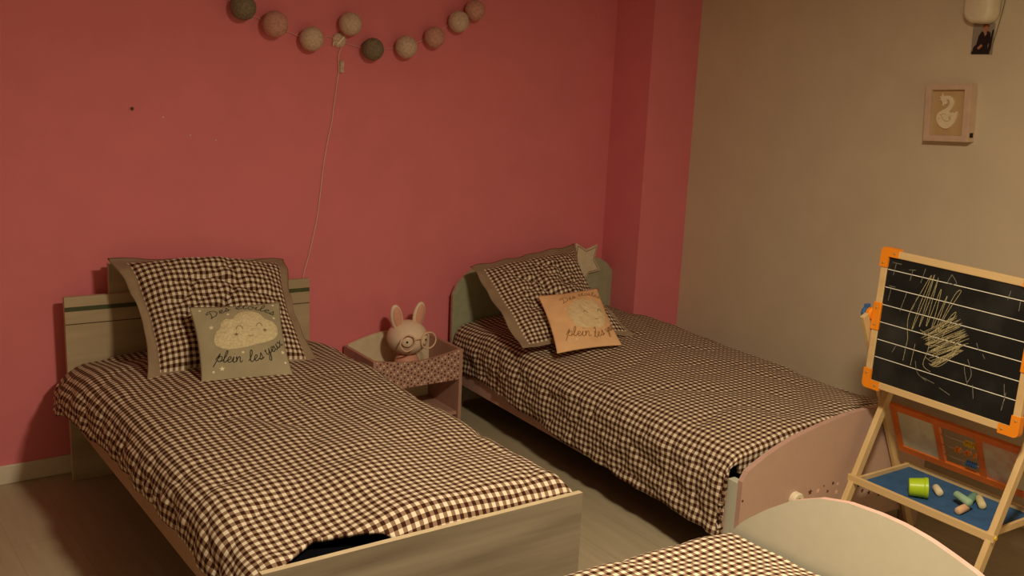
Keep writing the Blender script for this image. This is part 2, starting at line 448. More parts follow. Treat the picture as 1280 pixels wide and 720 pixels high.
TH2 = -.032; L2 = 1.89; W2 = .945
hb2tab = [(0, .55), (.012, .582), (.03, .607), (.06, .636), (.10, .658), (.17, .675), (.30, .687), (.47, .692), (.645, .687), (.775, .675), (.845, .655), (.885, .632), (.915, .60), (.933, .57), (.945, .53)]
fb2tab = [(0, .355), (.006, .373), (.02, .388), (.05, .403), (.10, .427), (.145, .444), (.22, .468), (.34, .491), (.47, .511), (.60, .516), (.72, .506), (.83, .475), (.90, .435), (.935, .39), (.945, .355)]
leg = [(0, 0), (.07, 0), (.085, .07), (.13, .09), (W2-.13, .09), (W2-.085, .07), (W2-.07, 0), (W2, 0)]
b2, fb2 = arched_bed('bed', 'pink and sage arched single bed along the taupe wall', (1.70, -.06, 0), TH2, L2, W2,
                round_poly(leg, hb2tab, W2), round_poly(leg, fb2tab, W2), 'sage_in')
WB2 = mat_of(b2)
# printed stars, screw cap and pull on the outer face of the footboard
bm = bmesh.new()
YF = -L2-.0006
def flat_poly(bm, poly, mi):
    prism(bm, poly, lambda x, z: V((x, YF, z)), lambda x, z: V((x, YF+.0008, z)), (mi, mi, mi))
for x, z, r, mi in ((.330, .255, .012, 0), (.369, .252, .010, 1), (.419, .240, .007, 0), (.397, .264, .004, 0), (.443, .265, .008, 0), (.469, .258, .007, 1),
                    (.466, .228, .011, 1), (.580, .228, .007, 0), (.605, .205, .010, 0), (.643, .190, .010, 0), (.70, .170, .008, 0), (.75, .16, .007, 0)):
    flat_poly(bm, star_pts((x, z), r), mi)
finish('star_print', bm_mesh(bm), ['star_dark', 'star_light'], fb2, W=WB2)
bm = bmesh.new(); lathe(bm, [(0, .0008), (.004, .0008), (.004, -.0004), (0, -.0004)], 12, WB2 @ Matrix.Translation((-.0+.008, -L2, .289)) @ Matrix.Rotation(PI/2, 4, 'X'))
finish('screw_hole', bm_mesh(bm), 'star_dark', fb2)
bm = bmesh.new(); lathe(bm, [(.010, .004), (.010, .022), (.022, .022), (.026, .018), (.026, 0), (0, 0), (0, .004), (.010, .004)], 28, WB2 @ Matrix.Translation((.254, -L2, .247)) @ Matrix.Rotation(PI/2, 4, 'X'))
o = finish('pull', bm_mesh(bm), 'white_plastic', fb2, smooth=False); o['label'] = 'round ivory pull'

def ztop2(s, t):
    z = .43+.035*math.sin(PI*clamp(s/.95, 0, 1))
    z -= .02*smooth(.35, 0, t)
    z += .012*smooth(1.5, 1.75, t)*math.sin(PI*clamp(s/.95, 0, 1))
    return z
def tend2(s): return 1.836-.025-.03+.047+(.02 if s < .03 else .06)
def hl2(t): return interp(t, [(0, .115), (.5, .14), (.9, .165), (1.3, .195), (1.8, .205)])+.012*nz(t*6, 4.1)
def bulge2(s, t, dl, dr, dt):
    a = smooth(.02, .2, dl)
    return V((-.02*a*smooth(.25, .6, t)-.0*a, 0, 0))
duvet('duvet', 'brown and cream gingham duvet spread over the pink arched bed by the taupe wall', 'gingham duvets', WB2,
      .075, .86, .09, .075, hl2, lambda t: .08, -.025, -1.836, .03, tend2, ztop2, bulge2, 21)

# bed 3, in the foreground, its head towards the easel
X3, Y3, L3, W3 = 1.13, -2.36, 1.89, .98
hb3tab = [(0, .43), (.01, .46), (.024, .50), (.07, .546), (.132, .598), (.203, .648), (.287, .687), (.364, .706), (.45, .713), (.516, .713), (.582, .706), (.638, .694), (.70, .679), (.78, .645), (.85, .60), (.91, .55), (.956, .50), (.97, .46), (.98, .43)]
leg3 = [(0, 0), (.07, 0), (.085, .07), (.13, .09), (W3-.13, .09), (W3-.085, .07), (W3-.07, 0), (W3, 0)]
fb3tab = [(x*W3/W2, z) for x, z in fb2tab]
b3, fb3 = arched_bed('bed', 'single bed with arched cream board edged in pink in the foreground', (X3, Y3, 0), -PI/2, L3, W3,
                round_poly(leg3, hb3tab, W3), round_poly(leg3, fb3tab, W3), 'cream_in')
WB3 = mat_of(b3)
def ztop3(s, t):
    return .497+.018*math.sin(PI*clamp(s/.98, 0, 1))-.012*smooth(.12, 0, t)
duvet('duvet', 'brown and cream gingham duvet on the foreground bed below the arched cream board', 'gingham duvets', WB3,
      .055, .90, .085, .075, lambda t: .11+.012*nz(t*6, 9.1), lambda t: .08, -.02, -1.836, .03, tend2, ztop3, None, 41)

# ------------------------------------------------------------------ pillows and cushions
def quad_frame(TL, TR, BL, BR):
    TL, TR, BL, BR = V(TL), V(TR), V(BL), V(BR)
    def P(u, v):
        a, b = (u+1)/2, (v+1)/2
        return (1-b)*((1-a)*BL+a*BR)+b*((1-a)*TL+a*TR)
    n = (TR-TL+BR-BL).cross(TL-BL+TR-BR).normalized()
    return P, n
def make_pillow(name, label, quad, thick, flange, seed, curl, group, pins, wob=1.0):
    """flange = (left, right, bottom, top) as fractions of the half width; pins = inward bow of left and right edge"""
    P, n = quad_frame(*quad)
    N = 90
    fl_, fr_, fb_, ft_ = flange
    def inner(u, v):
        a = u/(1-fl_) if u < 0 else u/(1-fr_)
        b = v/(1-fb_) if v < 0 else v/(1-ft_)
        return a, b
    def S(u, v, side):
        a, b = inner(u, v)
        iu, iv = clamp(abs(a), 0, 1), clamp(abs(b), 0, 1)
        h = max(0, (1-iu**2.8)*(1-iv**2.8))**.6
        wr = .016*noise.noise(V((u*2.2, v*2.2, seed)))+.009*noise.noise(V((u*5+v*2, v*6-u*3, seed+4)))
        wr -= .020*max(0, .16-abs(noise.noise(V((u*1.6+v*1.1, v*2.0-u*.8, seed+8)))))*6*smooth(1, .2, abs(u))
        wr -= .010*max(0, .12-abs(noise.noise(V((u*3.2-v*2, v*3.1+u, seed+15)))))*8
        edge = max(abs(a), abs(b))
        fl = .022*noise.noise(V((u*2.9, v*2.9, seed+2)))*smooth(.85, 1.15, edge)
        w = (.003+(thick+wob*wr)*h) * (1 if side > 0 else -.45) + fl
        pin = 1-(pins[0] if u < 0 else pins[1])*(1-abs(v)**2)*abs(u)**3
        pinv = 1-.045*(1-abs(u)**2)*abs(v)**3
        return P(u*pin, v*pinv)+n*w+curl(u, v)
    bm = bmesh.new(); uvl = bm.loops.layers.uv.new('UVMap')
    wu = (V(quad[1])-V(quad[0])).length; wv = (V(quad[0])-V(quad[2])).length*1.12
    grid = {}
    def co(k):   # grid lines fall exactly on the seams
        return 2*k/N-1
    for side in (1, -1):
        for j in range(N+1):
            for i in range(N+1):
                u, v = co(i), co(j)
                rim = i in (0, N) or j in (0, N)
                if rim and side < 0: grid[side, i, j] = grid[1, i, j]; continue
                grid[side, i, j] = bm.verts.new(S(u, v, side))
    for side in (1, -1):
        for j in range(N):
            for i in range(N):
                ks = [(i, j), (i+1, j), (i+1, j+1), (i, j+1)]
                if side < 0: ks = ks[::-1]
                f = bm.faces.new([grid[side, a, b] for a, b in ks])
                a, b = inner((2*i+1)/N-1, (2*j+1)/N-1)
                f.material_index = 1 if max(abs(a), abs(b)) > 1 else 0
                f.smooth = True
                for lp, (a, b) in zip(f.loops, ks): lp[uvl].uv = (a/N*wu, b/N*wv)
    me = bpy.data.meshes.new(name); bm.to_mesh(me); bm.free()
    return tag(finish(name, me, ['gingham_pillow', 'taupe']), label, 'pillow', group)

def make_cushion(name, label, quad, thick, seed, mat, group):
    P, n = quad_frame(*quad)
    N = 44
    def S(u, v, side=1):
        h = max(0, (1-abs(u)**2.2)*(1-abs(v)**2.2))**.85
        wr = .006*noise.noise(V((u*2.2, v*2.2, seed)))+.004*noise.noise(V((u*5, v*5, seed+4)))
        w = (.0015+(thick+wr)*h) * (1 if side > 0 else -.8)
        pin = 1-.07*(1-abs(v)**2)*abs(u)**3; pinv = 1-.05*(1-abs(u)**2)*abs(v)**3
        return P(u*pin, v*pinv)+n*w
    root = thing(name, label, 'cushion', P(0, -1), 0, group)
    bm = bmesh.new(); grid = {}
    for side in (1, -1):
        for j in range(N+1):
            for i in range(N+1):
                if side < 0 and (i in (0, N) or j in (0, N)): grid[side, i, j] = grid[1, i, j]; continue
                grid[side, i, j] = bm.verts.new(S(2*i/N-1, 2*j/N-1, side))
    for side in (1, -1):
        for j in range(N):
            for i in range(N):
                ks = [(i, j), (i+1, j), (i+1, j+1), (i, j+1)]
                if side < 0: ks = ks[::-1]
                f = bm.faces.new([grid[side, a, b] for a, b in ks]); f.smooth = True
    me = bpy.data.meshes.new('cover'); bm.to_mesh(me); bm.free()
    finish('cover', me, mat, root)
    return root, S, n

def surf(S, n, u, v, off):
    e = .01
    du = S(u+e, v)-S(u-e, v); dv = S(u, v+e)-S(u, v-e)
    m = du.cross(dv).normalized()
    return S(u, v)+m*off, m
def ribbon(bm, S, n, pts, w, off=.0012):
    pr = [surf(S, n, p[0], p[1], off) for p in pts]
    L, R_ = [], []
    for i, (p, m) in enumerate(pr):
        t = (pr[min(i+1, len(pr)-1)][0]-pr[max(i-1, 0)][0]).normalized(); s = m.cross(t).normalized()*w/2
        L.append(bm.verts.new(p+s)); R_.append(bm.verts.new(p-s))
    for i in range(len(pr)-1): bm.faces.new((L[i], R_[i], R_[i+1], L[i+1]))
def patch(bm, S, n, poly, off=.0012, edge=0.0, rings=6):
    """filled shape conforming to the surface, slightly domed"""
    c = V((sum(p[0] for p in poly)/len(poly), sum(p[1] for p in poly)/len(poly)))
    prev = None
    cv = bm.verts.new(surf(S, n, c.x, c.y, off+edge)[0])
    for k in range(1, rings+1):
        f = k/rings
        hgt = off+edge*(1-f**6)
        ring = [bm.verts.new(surf(S, n, c.x+(p[0]-c.x)*f, c.y+(p[1]-c.y)*f, hgt)[0]) for p in poly]
        m = len(ring)
        for i in range(m):
            if prev is None: bm.faces.new((cv, ring[i], ring[(i+1) % m]))
            else: bm.faces.new((prev[i], ring[i], ring[(i+1) % m], prev[(i+1) % m]))
        prev = ring
GL = {
 'D': (1.35, [[(.42, 1.75), (.36, 1), (.22, .1), (.02, .12), (.25, .18), (.8, .12), (1.15, .8), (.95, 1.6), (.4, 1.95), (-.12, 1.75), (-.05, 1.5), (.2, 1.5)]]),
 'e': (.76, [[(0, .25), (.4, .5), (.6, .82), (.4, 1.), (.18, .75), (.15, .3), (.4, .0), (.78, .25)]]),
 's': (.72, [[(0, .15), (.3, .65), (.42, 1.1), (.5, .7), (.52, .25), (.28, 0), (.1, .14), (.4, .04), (.74, .25)]]),
 't': (.66, [[(0, .15), (.22, .8), (.34, 1.65), (.24, .5), (.38, 0), (.68, .25)], [(.04, 1.05), (.62, 1.2)]]),
 'o': (.85, [[(.4, 1.0), (.12, .65), (.2, .08), (.5, .02), (.68, .5), (.45, .98), (.6, .85), (.88, .8)]]),
 'i': (.58, [[(0, .15), (.25, 1), (.2, .3), (.36, 0), (.6, .25)], [(.27, 1.42), (.31, 1.52)]]),
 'l': (.62, [[(0, .15), (.4, 1.2), (.44, 1.95), (.24, 1.95), (.18, .8), (.26, .1), (.45, 0), (.64, .25)]]),
 'p': (1.0, [[(0, .3), (.42, 1.5), (.2, .2), (-.05, -1.0)], [(.26, .5), (.55, 1.0), (.85, .85), (.8, .2), (.5, .02), (.32, .2)], [(.62, .02), (1.0, .25)]]),
 'n': (1.05, [[(0, .7), (.14, 1), (.14, .05)], [(.14, .1), (.28, .65), (.52, 1), (.66, .8), (.66, .2), (.8, 0), (1.06, .25)]]),
 'y': (1.0, [[(0, .75), (.14, 1), (.15, .3), (.35, .05), (.65, .45), (.74, 1), (.66, -.4), (.4, -1.15), (.18, -.85), (.6, -.1), (1.0, .3)]]),
 'u': (1.0, [[(0, .6), (.14, 1), (.12, .3), (.3, 0), (.55, .3), (.68, 1), (.65, .25), (.8, 0), (1.02, .25)]]),
 'x': (.85, [[(0, .8), (.2, 1), (.4, .5), (.6, 0), (.85, .2)], [(.75, 1), (.4, .5), (.05, 0)]]),
}
GL['E'] = (GL['e'][0], GL['e'][1]+[[(.32, 1.28), (.56, 1.6)]])
def script_word(bm, S, n, word, base, xh, w):
    """cursive word written along a baseline given in surface (u, v)"""
    B = spline([(*p, 0) for p in base], 12); cum = [0]
    for a, b in zip(B, B[1:]): cum.append(cum[-1]+(b-a).length)
    total = sum(GL[c][0] for c in word); k = cum[-1]/total
    def at(d):
        d = clamp(d, -.2, cum[-1]+.2)
        i = 0
        while i < len(cum)-2 and cum[i+1] < d: i += 1
        t = (B[i+1]-B[i]).normalized(); p = B[i]+t*(d-cum[i]); return p, V((-t.y, t.x, 0)), t
    x = 0
    for c in word:
        adv, strokes = GL[c]
        for st in strokes:
            pts = []
            for q in spline([(*a, 0) for a in st], 6):
                p, up, t = at((x+q.x)*k); pts.append(p+up*(q.y*xh)+t*(q.y*xh*.12))
            ribbon(bm, S, n, pts, w)
        x += adv
def circle_pts(c, r, k=14): return [(c[0]+r*math.cos(2*PI*i/k), c[1]+r*math.sin(2*PI*i/k)) for i in range(k)]

pg = 'square gingham pillows with taupe flanges'
def curl1(u, v):
    top = smooth(.80, 1, v)
    return V((0, .055*top, .040*(1-u*u)*smooth(-.1, .9, v)-.030*top*(1-u*u)))
def curl2(u, v):
    r = smooth(.70, 1, u)*smooth(-.7, .1, v)
    return V((0, .03*r+.02*smooth(.84, 1, v), .012*(1-u*u)*smooth(0, 1, v)))
make_pillow('pillow', 'square gingham pillow with taupe border leaning on the oak headboard', ((.147, -.20, .864), (.838, -.19, .800), (.168, -.515, .500), (.785, -.595, .503)),
            .070, (.15, .13, .10, .09), 3.0, curl1, pg, (.13, .12))
make_pillow('pillow', 'square gingham pillow with taupe border leaning on the sage arched headboard', ((1.708, -.20, .700), (2.340, -.175, .755), (1.643, -.70, .466), (2.220, -.745, .468)),
            .034, (.15, .10, .08, .12), 13.0, curl2, pg, (.0, .26), .8)

c1, S1, n1 = make_cushion('cushion', 'grey-green cushion with a smiling cloud, leaning on the left gingham pillow', ((.326, -.505, .744), (.662, -.515, .730), (.300, -.690, .512), (.617, -.742, .516)), .027, 5.0, 'grey_cushion', None)
cloud = spline([(*p, 0) for p in [(-.62, .03), (-.55, .25), (-.44, .36), (-.41, .48), (-.30, .58), (-.15, .58), (-.07, .70), (.10, .80), (.31, .79), (.46, .70), (.56, .53), (.73, .46), (.83, .30), (.83, .13), (.72, -.03), (.47, -.14), (.11, -.21), (-.22, -.25), (-.42, -.23), (-.57, -.12)]], 4, True)
bm = bmesh.new(); patch(bm, S1, n1, [(p.x, p.y*.95-.01) for p in cloud], .0012, .0035, 10)
cl = finish('cloud_patch', bm_mesh(bm), 'cloud_plush', c1, smooth=True)
def S1c(u, v, side=1): return S1(u, v)+n1*.0050
bm = bmesh.new()
for pts in ([(-.13, .22), (-.10, .29), (-.05, .32), (0, .29), (.02, .23)], [(.33, .29), (.36, .35), (.41, .37), (.45, .34), (.47, .29)], [(.13, .05), (.17, .02), (.21, .05)]):
    ribbon(bm, S1c, n1, [(p.x, p.y) for p in spline([(*q, 0) for q in pts], 5)], .0022)
for c in ((-.14, .10), (.51, .18)): patch(bm, S1c, n1, star_pts(c, .055), .0008, 0, 2)
finish('face', bm_mesh(bm), 'print_brown', cl)
bm = bmesh.new()
script_word(bm, S1, n1, 'Des', [(-.60, .60), (-.37, .73), (-.15, .83)], .10, .0024)
script_word(bm, S1, n1, 'Etoiles', [(-.04, .85), (.28, .82), (.54, .73), (.80, .60)], .105, .0024)
script_word(bm, S1, n1, 'plein', [(-.66, -.49), (-.36, -.56), (-.08, -.58)], .135, .0028)
script_word(bm, S1, n1, 'les', [(.05, -.60), (.22, -.59), (.40, -.54)], .14, .0028)
script_word(bm, S1, n1, 'yeux', [(.46, -.47), (.68, -.36), (.92, -.19)], .13, .0028)
finish('lettering', bm_mesh(bm), 'ink', c1)
bm = bmesh.new()
for c, r in (((-.63, .37), .06), ((-.53, -.69), .065), ((.87, -.40), .06)): patch(bm, S1, n1, star_pts(c, r, PI/2-.1), .0012, 0, 2)
for c in ((-.23, .69), (-.8, .87), (.79, .52), (-.05, -.35), (-.72, -.74), (.88, -.67), (.82, .9)): patch(bm, S1, n1, circle_pts(c, .028), .0012, 0, 1)
finish('star_print', bm_mesh(bm), 'print_white', c1)

c2, S2, n2 = make_cushion('cushion', 'peach cushion with a faint smiling face, leaning on the pillow of the pink bed', ((1.838, -.525, .635), (2.168, -.525, .637), (1.724, -.83, .472), (2.050, -.855, .472)), .026, 9.0, 'peach_cushion', None)
bl = spline([(*p, 0) for p in [(-.30, .28), (-.05, .48), (.23, .58), (.50, .56), (.70, .44), (.80, .15), (.76, -.22), (.52, -.44), (.25, -.40), (.02, -.44), (-.25, -.30), (-.36, -.05)]], 4, True)
bm = bmesh.new(); patch(bm, S2, n2, [(p.x, p.y) for p in bl], .0010, .003, 8)
cl2 = finish('face_patch', bm_mesh(bm), 'peach_cloud', c2, smooth=True)
def S2c(u, v, side=1): return S2(u, v)+n2*.0042
bm = bmesh.new()
for pts in ([(.10, .05), (.14, .11), (.19, .12), (.25, .05)], [(.57, .04), (.61, .10), (.66, .11), (.71, .03)], [(.39, -.17), (.43, -.20), (.48, -.18)]):
    ribbon(bm, S2c, n2, [(p.x, p.y) for p in spline([(*q, 0) for q in pts], 5)], .0026)
finish('face', bm_mesh(bm), 'print_brown', cl2)
bm = bmesh.new()
script_word(bm, S2, n2, 'Des', [(-.38, .50), (-.15, .57), (.10, .66)], .10, .0022)
script_word(bm, S2, n2, 'Etoiles', [(.20, .72), (.54, .71), (.93, .58)], .09, .0020)
script_word(bm, S2, n2, 'plein', [(-.62, -.57), (-.25, -.63), (.12, -.67)], .14, .0026)
script_word(bm, S2, n2, 'les', [(.22, -.71), (.38, -.70), (.56, -.66)], .14, .0026)
script_word(bm, S2, n2, 'yeux', [(.64, -.62), (.80, -.55), (.99, -.44)], .12, .0024)
finish('lettering', bm_mesh(bm), 'ink_brown', c2)
bm = bmesh.new()
for c, r in (((-.39, .29), .05), ((-.34, -.71), .05)): patch(bm, S2, n2, star_pts(c, r), .0012, 0, 2)
for c in ((-.02, .54), (-.57, -.73), (.27, -.50)): patch(bm, S2, n2, circle_pts(c, .025), .0012, 0, 1)
finish('star_print', bm_mesh(bm), 'print_white', c2)

# ------------------------------------------------------------------ wooden star on the arched headboard
st = thing('star_ornament', 'cream wooden star with brown outline beside the pillow on the sage headboard', 'star', (2.43, -.083, .56))
STW = Matrix.Translation((2.430, 0, .647))
def star3(r, y0, y1):
    bm = bmesh.new(); prism(bm, star_pts((0, 0), r, math.radians(47), .56), lambda x, z: V((x, y0, z)), lambda x, z: V((x, y1, z))); bm_ = bm
    return bm_mesh(bm_)
finish('body', star3(.116, -.102, -.088), 'cloth_white', st, bevel=.003, W=STW)
finish('outline', star3(.103, -.1026, -.1015), 'print_brown', st, W=STW)
finish('front', star3(.096, -.1032, -.1020), 'star_front', st, W=STW)['label'] = 'pale front face'

# ------------------------------------------------------------------ bedside table and rabbit lamp
ns = thing('bedside_table', 'small pink open bedside table with dotted front panel between the beds', 'bedside table', (1.39, -.165, 0))
NX0, NX1, NY0, NY1 = 1.168, 1.612, -.300, -.018
boxo('side_panel', (NX0, NY0, 0), (NX0+.016, NY1, .366), 'bedside', ns)
boxo('side_panel', (NX1-.016, NY0, 0), (NX1, NY1, .366), 'bedside', ns)
bm = bmesh.new()
arc = [(NX0+.016+(NX1-NX0-.032)*k/24, .368+.040*math.sin(PI*k/24)) for k in range(25)]
prism(bm, [(NX0+.016, .02), (NX1-.016, .02)]+arc[::-1], lambda x, z: V((x, NY1-.014, z)), lambda x, z: V((x, NY1, z)))
finish('back_panel', bm_mesh(bm), 'bedside_in', ns)
bm = bmesh.new()
arc = [(NX0+.016+(NX1-NX0-.032)*k/24, .366-.026*math.sin(PI*k/24)) for k in range(25)]
prism(bm, [(NX0+.016, .228), (NX1-.016, .228)]+arc[::-1], lambda x, z: V((x, NY0+.001, z)), lambda x, z: V((x, NY0+.015, z)), (0, 1, 1))
me = bm_mesh(bm); uv = me.uv_layers.new(name='UVMap')
for lp in me.loops:
    co = me.vertices[lp.vertex_index].co; uv.data[lp.index].uv = (co.x-NX0+.008, co.z-.228+.004)
finish('front_panel', me, ['dotted', 'bedside'], ns)
boxo('tray_bottom', (NX0+.016, NY0+.015, .228), (NX1-.016, NY1-.014, .242), 'bedside', ns)
boxo('shelf', (NX0+.016, NY0+.012, .060), (NX1-.016, NY1-.014, .076), 'bedside', ns)

rl = thing('rabbit_lamp', 'cream rabbit night light with round glasses standing in the bedside table', 'lamp', (1.405, -.165, .242))
RW = Matrix.Translation((1.405, -.165, 0))
bm = bmesh.new()
lathe(bm, [(0, .242), (.052, .242), (.058, .25), (.060, .28), (.052, .315), (.04, .335), (0, .335)], 32, RW)
finish('body', bm_mesh(bm), 'bunny_pink', rl, smooth=True)['label'] = 'peach pink body'
bm = bmesh.new(); ellipsoid(bm, (0, 0, .411), (.091, .088, .077), 40, 28, RW)
hd = finish('head', bm_mesh(bm), 'bunny', rl, smooth=True)
for sx in (-1, 1):
    bm = bmesh.new()
    EW = RW @ Matrix.Translation((sx*.047, .0, .462)) @ Matrix.Rotation(sx*.20, 4, 'Y')
    ellipsoid(bm, (0, 0, .045), (.030, .015, .060), 24, 16, EW)
    e = finish('ear', bm_mesh(bm), 'bunny', rl, smooth=True)
    bm = bmesh.new(); ellipsoid(bm, (0, -.0085, .047), (.022, .009, .048), 20, 14, EW)
    finish('inner_ear', bm_mesh(bm), 'bunny_pink', e, smooth=True)['label'] = 'pink inner ear'
gl = None
GY = -.096
bm = bmesh.new()
for sx in (-1, 1):
    tube(bm, [(RW @ V((sx*.052+.036*math.cos(a), GY, .415+.036*math.sin(a)))) for a in [2*PI*k/32 for k in range(32)]], .0034, 8, closed=True)
tube(bm, [RW @ V(p) for p in [(-.018, GY, .424), (-.009, GY-.004, .429), (.009, GY-.004, .429), (.018, GY, .424)]], .003, 8)
gl = finish('glasses', bm_mesh(bm), 'glasses', rl, smooth=True)
for sx in (-1, 1):
    bm = bmesh.new()
    cx = sx*.043; yy = -.088*math.sqrt(max(0, 1-(cx/.092)**2))
    EWm = RW @ Matrix.Translation((cx, yy+.004, .414)) @ Matrix.Rotation(sx*.45, 4, 'Z') @ Matrix.Rotation(PI/2, 4, 'X')
    lathe(bm, [(0, .008), (.020, .0065), (.028, 0), (0, -.004)], 24, EWm)
    ey = finish('eye', bm_mesh(bm), 'lens', hd, smooth=True)
    bm = bmesh.new(); lathe(bm, [(0, .0105), (.0045, .0095), (.0055, .007), (0, .006)], 16, EWm)
    finish('pupil', bm_mesh(bm), 'black', hd, smooth=True)['label'] = 'black pupil'

# ------------------------------------------------------------------ string of cotton balls
ga = thing('string_light', 'garland of pink, pale and grey cotton ball lights across the pink wall', 'string light', (1.24, -.03, 1.64))
balls = [(.714, 1.783, .049, 'ball_grey', 1), (.842, 1.726, .051, 'ball_pink', 1), (.998, 1.674, .0485, 'ball_pale', 0), (1.169, 1.739, .047, 'ball_pale', 0), (1.274, 1.641, .046, 'ball_grey', 0),
         (1.431, 1.654, .047, 'ball_pale', 0), (1.569, 1.699, .045, 'ball_pink', 0), (1.688, 1.769, .0465, 'ball_pale', 0), (1.770, 1.820, .045, 'ball_pink', 1)]
random.seed(3)
for x, z, r, m, op in balls:
    bm = bmesh.new(); ellipsoid(bm, (0, 0, 0), (r, r*.98, r), 32, 24)
    for v in bm.verts:
        v.co += v.co.normalized()*.0012*noise.noise(v.co*70+V((x*9, z*9, 0)))
    yb = -(r+.007)
    if op:
        d = V((.25, -.75, -.62)).normalized(); q = d.to_track_quat('Z', 'Y').to_matrix().to_4x4()
        bmesh.ops.transform(bm, matrix=Matrix.Identity(4), verts=bm.verts[:])
        c = d*r*.955
        tube(bm, [c+q.to_3x3() @ V((.0125*math.cos(a), .0125*math.sin(a), 0)) for a in [2*PI*k/16 for k in range(16)]], .0022, 6, closed=True)
    bmesh.ops.translate(bm, verts=bm.verts[:], vec=(x, yb, z))
    o = finish('cotton_ball', bm_mesh(bm), m, ga, smooth=True)
    o['label'] = {'ball_grey': 'grey cotton ball', 'ball_pink': 'pink cotton ball', 'ball_pale': 'pale cotton ball'}[m]
# wire through the balls
wp = [(.60, -.012, 1.86)]+[(x, -.010, z) for x, z, *_ in balls[:3]]+[(1.09, -.008, 1.685), (1.147, -.012, 1.668)]+[(x, -.010, z) for x, z, *_ in balls[4:]]+[(1.86, -.012, 1.90)]
bm = bmesh.new(); tube(bm, spline(wp, 8), .0012, 6); finish('wire', bm_mesh(bm), 'cord', ga, smooth=True)
bm = bmesh.new(); tube(bm, spline([(1.147, -.012, 1.67), (1.165, -.02, 1.70), (1.169, -.03, 1.739)], 6), .0012, 6); finish('wire', bm_mesh(bm), 'cord', ga, smooth=True)
bm = bmesh.new(); lathe(bm, [(0, 0), (.030, 0), (.031, .003), (.029, .010), (.022, .013), (0, .014)], 28, Matrix.Translation((1.144, 0, 1.672)) @ Matrix.Rotation(PI/2, 4, 'X'))
hk = finish('wall_hook', bm_mesh(bm), 'ball_pale', ga, smooth=True)
bm = bmesh.new(); beam(bm, (1.128, -.017, 1.655), (1.158, -.017, 1.685), .007, .008, (0, 1, 0)); finish('hook_bar', bm_mesh(bm), 'white_plastic', hk)
bm = bmesh.new(); tube(bm, spline([(1.132, -.012, 1.665), (1.112, -.02, 1.662), (1.108, -.022, 1.650)], 5), .003, 8); finish('hook_tip', bm_mesh(bm), 'white_plastic', hk)
cab = [(1.150, -.014, 1.645), (1.142, -.008, 1.620), (1.140, -.007, 1.592), (1.142, -.006, 1.543), (1.136, -.006, 1.511), (1.119, -.006, 1.396), (1.112, -.006, 1.34), (1.094, -.006, 1.264), (1.078, -.006, 1.18), (1.073, -.006, 1.148), (1.059, -.006, 1.03), (1.048, -.006, .95), (1.033, -.006, .878), (1.008, -.006, .777), (.983, -.006, .69), (.96, -.006, .55), (.95, -.006, .2)]
bm = bmesh.new(); tube(bm, spline(cab, 8), .0021, 6); finish('power_cord', bm_mesh(bm), 'cord', ga, smooth=True)
boxo('switch', (1.143, -.019, 1.541), (1.161, -.003, 1.589), 'ball_pale', ga, .003)

# ------------------------------------------------------------------ framed swan on the taupe wall
PC = V((RX, -1.680, 1.508)); tilt = math.radians(4.2)
# local frame: a to the right as seen (-y), b up, c towards the room (-x)
PW = Matrix.Translation(PC) @ Matrix.Rotation(-tilt, 4, 'X') @ Matrix(((0, 0, -1, 0), (-1, 0, 0, 0), (0, 1, 0, 0), (0, 0, 0, 1)))
pf = thing('picture_frame', 'small pinkish wooden box frame with a swan on the taupe wall', 'picture frame', (RX-.018, -1.690, 1.40))
hw, hh, dp, bw = .096, .108, .045, .024
bm = bmesh.new()
def ringframe(bm, ox0, ox1, oy0, oy1, ix0, ix1, iy0, iy1, z0, z1):
    o = [(ox0, oy0), (ox1, oy0), (ox1, oy1), (ox0, oy1)]; i = [(ix0, iy0), (ix1, iy0), (ix1, iy1), (ix0, iy1)]
    vs = {}
    for nm, pts in (('o', o), ('i', i)):
        for z in (z0, z1):
            for k, p in enumerate(pts): vs[nm, z, k] = bm.verts.new((p[0], p[1], z))
    for k in range(4):
        k2 = (k+1) % 4
        bm.faces.new((vs['o', z1, k], vs['o', z1, k2], vs['i', z1, k2], vs['i', z1, k]))
        bm.faces.new((vs['o', z0, k], vs['i', z0, k], vs['i', z0, k2], vs['o', z0, k2]))
        bm.faces.new((vs['o', z0, k], vs['o', z0, k2], vs['o', z1, k2], vs['o', z1, k]))
        bm.faces.new((vs['i', z0, k], vs['i', z1, k], vs['i', z1, k2], vs['i', z0, k2]))
ringframe(bm, -hw, hw, -hh, hh, -.072, .070, -.085, .087, 0, dp)
finish('frame', bm_mesh(bm), 'frame_wood', pf, W=PW, bevel=.0015)
bm = bmesh.new(); box(bm, (-.074, -.087, .001), (.072, .089, .026)); finish('backing', bm_mesh(bm), 'back_wood', pf, W=PW)
# swan cut-out: body, curved neck, head and crown
B0, B1 = .026, .033
bm = bmesh.new()
def cut(poly, h1=B1):
    b2_ = bmesh.new(); prism(b2_, poly, lambda a, b: V((a, b, B0-.001)), lambda a, b: V((a, b, h1)))
    bmesh.ops.recalc_face_normals(b2_, faces=b2_.faces[:]); bmesh.ops.triangulate(b2_, faces=[f for f in b2_.faces if len(f.verts) > 4])
    m = bpy.data.meshes.new('t'); b2_.to_mesh(m); b2_.free(); bm.from_mesh(m); bpy.data.meshes.remove(m)
def strip(pts, ws):
    P = spline([(*p, 0) for p in pts], 6); n_ = len(P); L_, R_ = [], []
    for i, p in enumerate(P):
        t = (P[min(i+1, n_-1)]-P[max(i-1, 0)]).normalized(); w_ = ws[0]+(ws[1]-ws[0])*i/(n_-1)
        L_.append((p.x-t.y*w_, p.y+t.x*w_)); R_.append((p.x+t.y*w_, p.y-t.x*w_))
    return L_+R_[::-1]
